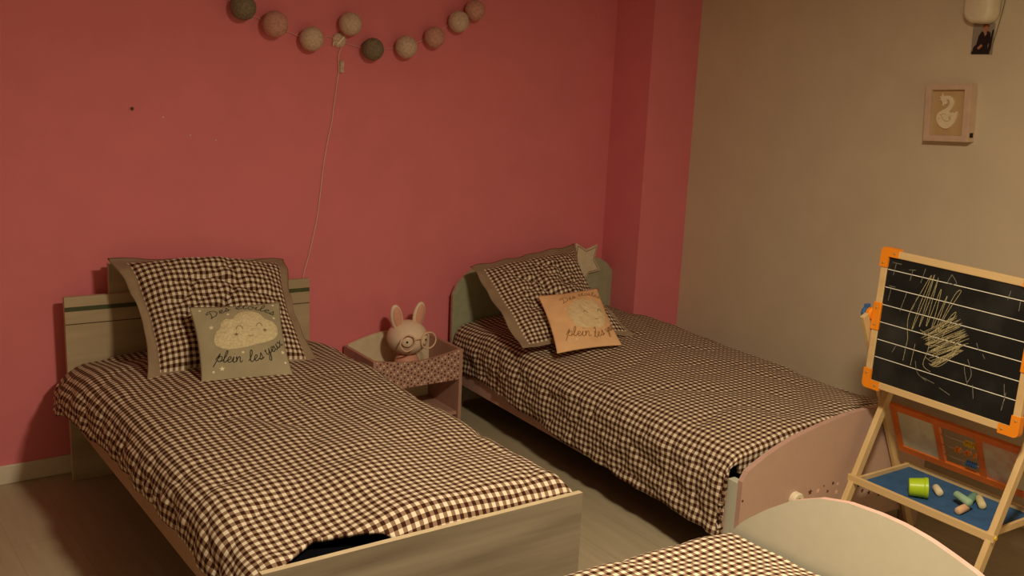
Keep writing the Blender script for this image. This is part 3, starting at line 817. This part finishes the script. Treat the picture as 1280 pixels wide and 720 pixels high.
body = [(-.050, -.022), (-.047, -.006), (-.038, .004), (-.024, .006), (-.008, .001), (.004, .004), (.012, -.003), (.017, .004), (.026, -.001), (.034, .006), (.038, .002), (.035, -.018), (.026, -.038), (.012, -.053), (-.006, -.060), (-.026, -.055), (-.042, -.042)]
cut([(p.x, p.y) for p in spline([(*p, 0) for p in body], 3, True)])
cut(strip([(-.026, .000), (-.008, .008), (.006, .022), (.012, .040), (.004, .055), (-.010, .058), (-.019, .050)], (.010, .0065)), B1+.0004)
cut([(-.019+.011*math.cos(t)-.004*math.sin(t), .044+.012*math.sin(t)) for t in [2*PI*k/20 for k in range(20)]], B1+.0008)
cut([(-.027, .040), (-.020, .034), (-.022, .024), (-.028, .030)], B1+.0002)
s = finish('swan', bm_mesh(bm), 'swan', pf, W=PW); s['label'] = 'cream swan cut-out with a small crown'
bm = bmesh.new()
cut([(-.022, .052), (-.030, .046), (-.043, .050), (-.035, .054), (-.044, .064), (-.033, .060), (-.031, .074), (-.025, .062), (-.016, .064)])
finish('crown', bm_mesh(bm), 'swan', s, W=PW)
bm = bmesh.new()
for pts in ([(-.028, -.010), (-.020, -.002), (-.008, -.008)], [(-.028, -.010), (-.018, -.026), (-.002, -.032), (.012, -.022), (.004, -.018), (.016, -.010)], [(-.044, -.020), (-.036, -.021)], [(-.036, -.006), (-.029, -.007)], [(-.022, .044), (-.018, .048)]):
    tube(bm, spline([(*p, B1+.0003) for p in pts], 4), .0012, 6)
finish('engraving', bm_mesh(bm), 'back_wood', s, W=PW)
bm = bmesh.new(); box(bm, (hw-.004, -.092, .010), (hw+.0008, -.074, .032)); finish('clip', bm_mesh(bm), 'black', pf, W=PW)

# ------------------------------------------------------------------ wall fixture and photo
wf = thing('wall_light', 'rounded cream wall light high on the taupe wall above the photo', 'wall light', (RX-.03, -1.765, 1.84))
def rrect(cx, cy, a, b, r, k=6):
    out = []
    for sx, sy, a0 in ((1, 1, 0), (-1, 1, PI/2), (-1, -1, PI), (1, -1, 3*PI/2)):
        for i in range(k+1):
            t = a0+PI/2*i/k; out.append((cx+sx*(a-r)+r*math.cos(t), cy+sy*(b-r)+r*math.sin(t)))
    return out
bm = bmesh.new()
lay = []
for d, sc in ((0, .96), (.012, 1), (.05, .99), (.068, .92), (.074, .80)):
    lay.append([bm.verts.new((RX-d, -1.762+p[0]*sc, 1.95+p[1]*sc)) for p in rrect(0, 0, .057, .108, .040)])
for A, B in zip(lay, lay[1:]):
    for k in range(len(A)): bm.faces.new((A[k], A[(k+1) % len(A)], B[(k+1) % len(A)], B[k]))
bm.faces.new(lay[0]); bm.faces.new(lay[-1][::-1])
finish('shade', bm_mesh(bm), 'white_plastic', wf, smooth=True)
bm = bmesh.new(); tube(bm, spline([(RX-.004, -1.832, 1.98), (RX-.004, -1.830, 1.92), (RX-.004, -1.822, 1.86), (RX-.004, -1.808, 1.78), (RX-.004, -1.797, 1.735)], 6), .0016, 6)
finish('cord', bm_mesh(bm), 'print_brown', wf, smooth=True)
# photo: flat print, x right as seen, y up
ph = thing('photo_print', 'small photo print of a seated person in dark clothes taped below the wall light', 'photo', (RX-.001, -1.760, 1.73))
HW = Matrix.Translation((RX, -1.762, 1.787)) @ Matrix.Rotation(-.04, 4, 'X') @ Matrix(((0, 0, -1, 0), (-1, 0, 0, 0), (0, 1, 0, 0), (0, 0, 0, 1)))
bm = bmesh.new(); box(bm, (-.044, -.056, .0005), (.044, .058, .0020)); pp = finish('print', bm_mesh(bm), 'ph_bg', ph, W=HW)
bm = bmesh.new()
def pl(poly, mi, h): prism(bm, poly, lambda a, b: V((a, b, .0019)), lambda a, b: V((a, b, h)), (mi,)*3)
pl([(-.040, -.055), (-.036, -.030), (-.024, -.018), (-.018, .012), (-.006, .030), (.006, .020), (.016, .032), (.030, .022), (.032, -.006), (.022, -.022), (.026, -.055)], 0, .0023)
pl([(.020, -.055), (.036, .034), (.042, .034), (.034, -.055)], 0, .0022)
pl([(-.044, -.050), (-.030, -.030), (-.024, -.040), (-.036, -.055)], 0, .0022)
pl(circle_pts((.010, .038), .012), 1, .0024)
pl([(-.004, .040), (-.002, .054), (.012, .057), (.024, .050), (.022, .042), (.010, .048)], 2, .0026)
pl([(.003, .020), (.010, .032), (.015, .020), (.008, .010)], 1, .0025)
pl([(-.020, -.032), (-.004, -.018), (.002, -.024), (-.012, -.038)], 1, .0026)
finish('picture', bm_mesh(bm), ['ph_dark', 'ph_skin', 'ph_hair'], pp, W=HW)

# ------------------------------------------------------------------ easel
ez = thing('easel', 'wooden children easel with orange-cornered chalkboard beside the taupe wall', 'easel', (2.26, -2.29, 0))
YL, YR = -2.012, -2.548
def rearx(z): return 2.26+(.558-z)*.49
def frontx(z): return 2.252-(.602-z)*.455
# legs: rear pair runs from the wall side up to the board pivots, front pair from the bed side up behind the board
for y in (YL, YR):
    bm = bmesh.new(); beam(bm, (rearx(0.0), y+.023*(1 if y == YL else -1), .0), (rearx(.872), y+.023*(1 if y == YL else -1), .872), .016, .028, (0, 1, 0)); finish('rear_leg', bm_mesh(bm), 'easel_wood', ez, bevel=.002)
for y in (YL, YR):
    yy = y-.012*(1 if y == YL else -1)
    bm = bmesh.new(); beam(bm, (frontx(0), yy, 0), (frontx(.78), yy, .78), .020, .030, (0, 1, 0)); finish('front_leg', bm_mesh(bm), 'easel_wood', ez, bevel=.002)
bm = bmesh.new(); beam(bm, (frontx(.765), YL-.022, .765), (frontx(.765), YR+.022, .765), .022, .022, (1, 0, 0)); finish('crossbar', bm_mesh(bm), 'easel_wood_y', ez)
# board: local frame a (right as seen = -y), b (up), c (towards the bed side = -x), origin bottom-left
BO = V((2.145, -2.002, .628)); lean = math.radians(2.4)
BWm = Matrix.Translation(BO) @ Matrix.Rotation(lean, 4, 'Y') @ Matrix(((0, 0, -1, 0), (-1, 0, 0, 0), (0, 1, 0, 0), (0, 0, 0, 1)))
bwid, bht, fr = .556, .472, .030
bm = bmesh.new(); ringframe(bm, 0, bwid, .003, bht-.003, fr-.006, bwid-fr+.006, fr-.004, bht-fr+.004, 0, .018)
finish('board_frame', bm_mesh(bm), 'easel_wood_y', ez, W=BWm, bevel=.002)
bm = bmesh.new(); box(bm, (.018, .018, .004), (bwid-.018, bht-.018, .013)); sl = finish('chalkboard', bm_mesh(bm), 'slate', ez, W=BWm)
def strokes(bm, pts, w, h=.0136, k=5):
    P = spline([(*p, 0) for p in pts], k); L_, R_ = [], []
    for i, p in enumerate(P):
        t = (P[min(i+1, len(P)-1)]-P[max(i-1, 0)])
        t = t.normalized() if t.length > 1e-9 else V((1, 0, 0)); s = V((-t.y, t.x, 0))*w/2
        L_.append(bm.verts.new((p.x+s.x, p.y+s.y, h))); R_.append(bm.verts.new((p.x-s.x, p.y-s.y, h)))
    for i in range(len(P)-1):
        bm.faces.new((L_[i], R_[i], R_[i+1], L_[i+1]))
bm = bmesh.new()
for k in range(6):
    z = .404-k*.0595
    box(bm, (fr-.004, z-.0011, .0130), (bwid-fr+.004, z+.0011, .0134))
finish('ruled_lines', bm_mesh(bm), 'chalk_line', sl, W=BWm)
def S_px(px, py):   # sketch coordinates on the slate: 0..1 across, 0..1 down
    return (fr+px*(bwid-2*fr), bht-fr-py*(bht-2*fr))
random.seed(11)
bm = bmesh.new()
zig = [(.22, .60), (.20, .42), (.26, .22), (.32, .06), (.27, .30), (.24, .52), (.30, .25), (.34, .05), (.31, .30), (.29, .48), (.35, .18), (.37, .07), (.35, .28), (.34, .46), (.40, .15), (.395, .30), (.38, .47), (.45, .19), (.43, .33), (.41, .48), (.50, .17), (.54, .13), (.49, .26), (.45, .38), (.43, .48), (.50, .33), (.53, .30), (.48, .45), (.46, .52)]
strokes(bm, [S_px(*p) for p in zig], .0017)
zig2 = []
for k in range(26):
    f = k/25
    zig2.append((.30+.12*f+.03*random.random(), .50+.24*f+.04*random.random()))
    zig2.append((.42+.20*math.sin(PI*(.15+.6*f))+.03*random.random(), .30+.28*f+.04*random.random()))
strokes(bm, [S_px(*p) for p in zig2], .0015, .0138)
for pts in ([(.37, .70), (.44, .72), (.52, .66), (.57, .52), (.60, .47)], [(.40, .74), (.47, .74), (.55, .64), (.58, .54)], [(.36, .50), (.38, .62), (.36, .76), (.42, .80)], [(.22, .60), (.21, .78)], [(.28, .62), (.27, .80)], [(.30, .50), (.42, .55), (.36, .60), (.48, .58), (.40, .64)]):
    strokes(bm, [S_px(*p) for p in pts], .0015, .0140)
finish('chalk_scribble', bm_mesh(bm), 'chalk_scribble', sl, W=BWm)
bm = bmesh.new()
for pts in ([(.02, .03), (.09, .03)], [(.05, .03), (.04, .13)], [(.18, .05), (.17, .14)], [(.15, .06), (.20, .05)], [(.27, .02), (.25, .14)], [(.46, .02), (.44, .09), (.50, .08), (.46, .02)], [(.02, .22), (.07, .22)], [(.04, .22), (.03, .34)], [(.16, .24), (.13, .40)], [(.24, .26), (.22, .36)],
            [(.86, .04), (.85, .11)], [(.93, .10), (.93, .17)], [(.70, .48), (.72, .53)], [(.64, .66), (.66, .74), (.69, .82)], [(.66, .62), (.70, .72), (.68, .80)], [(.30, .75), (.33, .84), (.40, .88)], [(.36, .86), (.46, .88)], [(.72, .80), (.74, .90)], [(.92, .72), (.94, .84)], [(.94, .78), (.93, .92)], [(.75, .55), (.77, .58)], [(.14, .68), (.12, .74)], [(.50, .90), (.58, .93)]):
    strokes(bm, [S_px(*p) for p in pts], .0019, .0137)
finish('chalk_traces', bm_mesh(bm), 'chalk_faint', sl, W=BWm)
def corner(a, b, da, db):
    """L-shaped plastic bracket wrapped on a frame corner"""
    bm = bmesh.new()
    w, l = .037, .066
    r = .016
    pts = []
    cxs = [(a+da*r+da*r*math.cos(t), b+db*r+db*r*math.sin(t)) for t in [PI+PI/2*i/6 for i in range(7)]]
    P = [(a, b+db*l)]+[(x, y) for x, y in cxs]+[(a+da*l, b), (a+da*l, b+db*w*.8), (a+da*w*.8, b+db*w*.8), (a+da*w*.8, b+db*l)]
    prism(bm, P, lambda x, y: V((x, y, -.002)), lambda x, y: V((x, y, .0215)))
    bmesh.ops.triangulate(bm, faces=[f for f in bm.faces if len(f.verts) > 4])
    o = finish('corner_bracket', bm_mesh(bm), 'orange', ez, W=BWm)
    for x, y in ((a+da*.053, b+db*.016), (a+da*.014, b+db*.052)):
        bm = bmesh.new(); lathe(bm, [(0, .0240), (.0035, .0235), (.0045, .0215), (0, .021)], 12, BWm @ Matrix.Translation((x, y, 0))); finish('screw', bm_mesh(bm), 'screw', o, smooth=True)
corner(-.004, -.004, 1, 1); corner(bwid+.004, -.004, -1, 1); corner(-.004, bht+.004, 1, -1); corner(bwid+.004, bht+.004, -1, -1)
for a0, a1, sx in ((-.004, .026, -1), (bwid-.026, bwid+.004, 1)):
    bm = bmesh.new(); box(bm, (a0, .195, -.002), (a1, .290, .0215)); br = finish('pivot_bracket', bm_mesh(bm), 'orange', ez, W=BWm, bevel=.003)
    for z in (.215, .272):
        bm = bmesh.new(); lathe(bm, [(0, .0240), (.0035, .0235), (.0045, .0215), (0, .021)], 12, BWm @ Matrix.Translation(((a0+a1)/2, z, 0))); finish('screw', bm_mesh(bm), 'screw', br, smooth=True)
    ax = -.004 if sx < 0 else bwid+.004
    KW = BWm @ Matrix.Translation((ax, .243, .008)) @ Matrix.Rotation(sx*PI/2, 4, 'Y')
    bm = bmesh.new(); lathe(bm, [(0, 0), (.020, 0), (.023, .008), (.021, .020), (0, .020)], 24, KW); finish('pivot_disc', bm_mesh(bm), 'orange', ez)
    bm = bmesh.new(); lathe(bm, [(0, .018), (.012, .018), (.012, .024), (.020, .026), (.022, .032), (.020, .040), (0, .042)], 10, KW)
    beam(bm, KW @ V((0, .030, .032)), KW @ V((0, -.042, .028)), .022, .012, KW.to_3x3() @ V((1, 0, 0)))
    finish('wing_knob', bm_mesh(bm), 'blue', ez, bevel=.002)['label'] = 'blue wing knob'
# tray
TZ = .292
bm = bmesh.new(); beam(bm, (2.102, YL+.004, TZ+.010), (2.102, YR-.004, TZ+.010), .012, .026, (1, 0, 0)); finish('tray_rail', bm_mesh(bm), 'easel_wood_y', ez, bevel=.002)
bm = bmesh.new(); beam(bm, (2.398, YL-.010, TZ+.004), (2.398, YR+.010, TZ+.004), .012, .026, (1, 0, 0)); finish('tray_rail', bm_mesh(bm), 'easel_wood_y', ez, bevel=.002)
for y in (YL-.028, YR+.028):
    bm = bmesh.new(); beam(bm, (2.096, y, TZ+.008), (2.404, y, TZ+.004), .010, .024, (0, 1, 0)); finish('tray_rail', bm_mesh(bm), 'easel_wood_y', ez, bevel=.002)
bm = bmesh.new(); box(bm, (2.108, YR+.033, TZ-.006), (2.392, YL-.033, TZ+.002)); finish('tray_board', bm_mesh(bm), 'blue_felt', ez)['label'] = 'blue tray board'
for y, dy in ((YL, 1), (YR, -1)):
    bm = bmesh.new(); lathe(bm, [(0, 0), (.008, 0), (.008, .006), (.006, .010), (0, .010)], 14, Matrix.Translation((2.108, y-.002*dy, TZ+.012)) @ Matrix.Rotation(-dy*PI/2, 4, 'X')); finish('knob', bm_mesh(bm), 'yellow', ez, smooth=False)['label'] = 'yellow round knob'
# abacus panel on the rear legs
PA = V((rearx(.366), YL-.014, .366)); upv = V((rearx(.555)-rearx(.366), 0, .189)); ph_ = upv.length; upn = upv.normalized()
AX = V((0, -1, 0)); NN = V(upn).cross(AX)
NN = AX.cross(upn)   # towards the room
AM = Matrix((( AX.x, upn.x, NN.x, PA.x), (AX.y, upn.y, NN.y, PA.y), (AX.z, upn.z, NN.z, PA.z), (0, 0, 0, 1)))
pw = (YL-.014)-(YR+.014)
fbm = bmesh.new()
f0, f1 = .026, .022
c0, c1_ = .178, .332
box(fbm, (0, 0, 0), (pw, f0, .012)); box(fbm, (0, ph_-f0, 0), (pw, ph_, .012))
for a0, a1 in ((0, f1), (c0-.011, c0+.011), (c1_-.011, c1_+.011), (pw-f1, pw)): box(fbm, (a0, f0, 0.0005), (a1, ph_-f0, .0115))
ab = finish('abacus_frame', bm_mesh(fbm), 'orange_frame', ez, W=AM)
M['panel_pale'] = plain('pale_panel_board', (.66, .61, .45), .6, .12, 20)
M['panel_pink'] = add_noise(new_mat('chalk_smeared_panel', (.5, .4, .3), .8), (.66, .60, .44), (.62, .32, .26), 9, 3, lo=.45, hi=.6)
bm = bmesh.new(); box(bm, (f1, f0, .002), (c0-.011, ph_-f0, .007)); finish('panel', bm_mesh(bm), 'panel_pale', ab, W=AM)
bm = bmesh.new(); box(bm, (c1_+.011, f0, .002), (pw-f1, ph_-f0, .007)); finish('panel', bm_mesh(bm), 'panel_pink', ab, W=AM)['label'] = 'panel smeared with pink chalk'
rods = [(.145, [(.095, 'yellow'), (.103, 'yellow'), (.111, 'yellow'), (.119, 'yellow'), (.127, 'yellow')]),
        (.102, [(.055, 'orange'), (.065, 'orange'), (.090, 'orange'), (.101, 'orange'), (.122, 'orange')]),
        (.058, [(.088, 'blue'), (.096, 'blue'), (.104, 'blue'), (.112, 'blue'), (.120, 'blue')])]
for b, beads in rods:
    bm = bmesh.new(); tube(bm, [AM @ V((c0, b, .006)), AM @ V((c1_, b, .006))], .0017, 8); finish('rod', bm_mesh(bm), 'steel', ab, smooth=True)
    for a, m in beads:
        bm = bmesh.new(); lathe(bm, [(.003, -.0038), (.008, -.0034), (.011, 0), (.008, .0034), (.003, .0038)], 16, AM @ Matrix.Translation((c0+.008+a, b, .006)) @ Matrix.Rotation(PI/2, 4, 'Y'))
        finish('bead', bm_mesh(bm), m, ab, smooth=True)['label'] = m+' bead'

# things in the tray
SURF = TZ+.0022
axis = V((.62, -.78, .0)).normalized()
bc = V((2.186, -2.222, SURF+.0345))
QW = Matrix.Translation(bc) @ axis.to_track_quat('Z', 'Y').to_matrix().to_4x4()
bm = bmesh.new(); lathe(bm, [(0, -.030), (.026, -.030), (.029, -.028), (.0325, .018), (.0345, .020), (.0345, .031), (.0325, .031), (.030, .020), (.0265, -.024), (0, -.026)], 36, QW)
mz = min(v.co.z for v in bm.verts)
bmesh.ops.rotate(bm, verts=bm.verts[:], cent=bc, matrix=Matrix.Rotation(math.radians(5), 3, axis.cross(V((0, 0, 1)))))
mz = min(v.co.z for v in bm.verts); bmesh.ops.translate(bm, verts=bm.verts[:], vec=(0, 0, SURF-mz))
tag(finish('bucket', bm_mesh(bm), 'lime', smooth=False, bevel=.001), 'small lime green plastic cup lying on its side in the blue tray', 'cup')
def chalk(label, a, b, m, r=.0125):
    a, b = V(a), V(b); d = (b-a); L = d.length
    CWm = Matrix.Translation(a) @ d.to_track_quat('Z', 'Y').to_matrix().to_4x4()
    bm = bmesh.new(); lathe(bm, [(0, 0), (r*.75, .0), (r, .004), (r*1.02, L*.5), (r, L-.004), (r*.75, L), (0, L)], 20, CWm)
    tag(finish('chalk_stick', bm_mesh(bm), m, smooth=True), label, 'chalk', 'chalk sticks in the blue tray')
cz = SURF+.0126
chalk('cream chalk stick behind the lime green cup', (2.286, -2.222, cz), (2.252, -2.262, cz), 'chalk_cream')
chalk('peach chalk stick leaning under the mint one', (2.176, -2.378, cz), (2.236, -2.372, cz), 'chalk_peach')
chalk('mint green chalk stick lying across the peach and teal ones', (2.252, -2.318, cz+.020), (2.226, -2.388, cz+.020), 'chalk_green')
chalk('dark teal chalk stick crossing behind the mint one', (2.272, -2.352, cz), (2.346, -2.330, cz), 'chalk_teal')
chalk('pale yellow chalk stick lying apart at the right of the heap', (2.336, -2.350, cz), (2.286, -2.396, cz), 'chalk_yellow')

# ------------------------------------------------------------------ camera and light
cam = bpy.data.cameras.new('camera'); co = bpy.data.objects.new('camera', cam); COL.objects.link(co)
rr = V((0.8215503915862943, -0.5684461822281928, 0.04386219322604391)); uu = V((0.09542529216269273, 0.21294536356712784, 0.972393071628407)); bb = V((-0.5620933798756851, -0.7946843461686256, 0.22918948984295223))
co.matrix_world = Matrix(((rr.x, uu.x, bb.x, -0.8913133820605574), (rr.y, uu.y, bb.y, -4.190294040728336), (rr.z, uu.z, bb.z, 1.7400691790085472), (0, 0, 0, 1)))
cam.sensor_width = 36; cam.lens = 38.34573; cam.clip_start = .05
scene.camera = co
la = bpy.data.lights.new('ceiling_lamp', 'AREA'); la.shape = 'DISK'; la.size = .30; la.spread = math.radians(174); la.energy = 72; la.color = (1.0, .825, .555)
lo = bpy.data.objects.new('ceiling_lamp', la); COL.objects.link(lo); lo.location = (.62, -3.18, 2.40)
w = bpy.data.worlds.new('world'); scene.world = w; w.use_nodes = True
w.node_tree.nodes['Background'].inputs[0].default_value = (.01, .008, .006, 1)
scene.view_settings.view_transform = 'Standard'; scene.view_settings.look = 'None'
scene.view_settings.exposure = 0; scene.view_settings.gamma = 1; scene.view_settings.use_curve_mapping = False
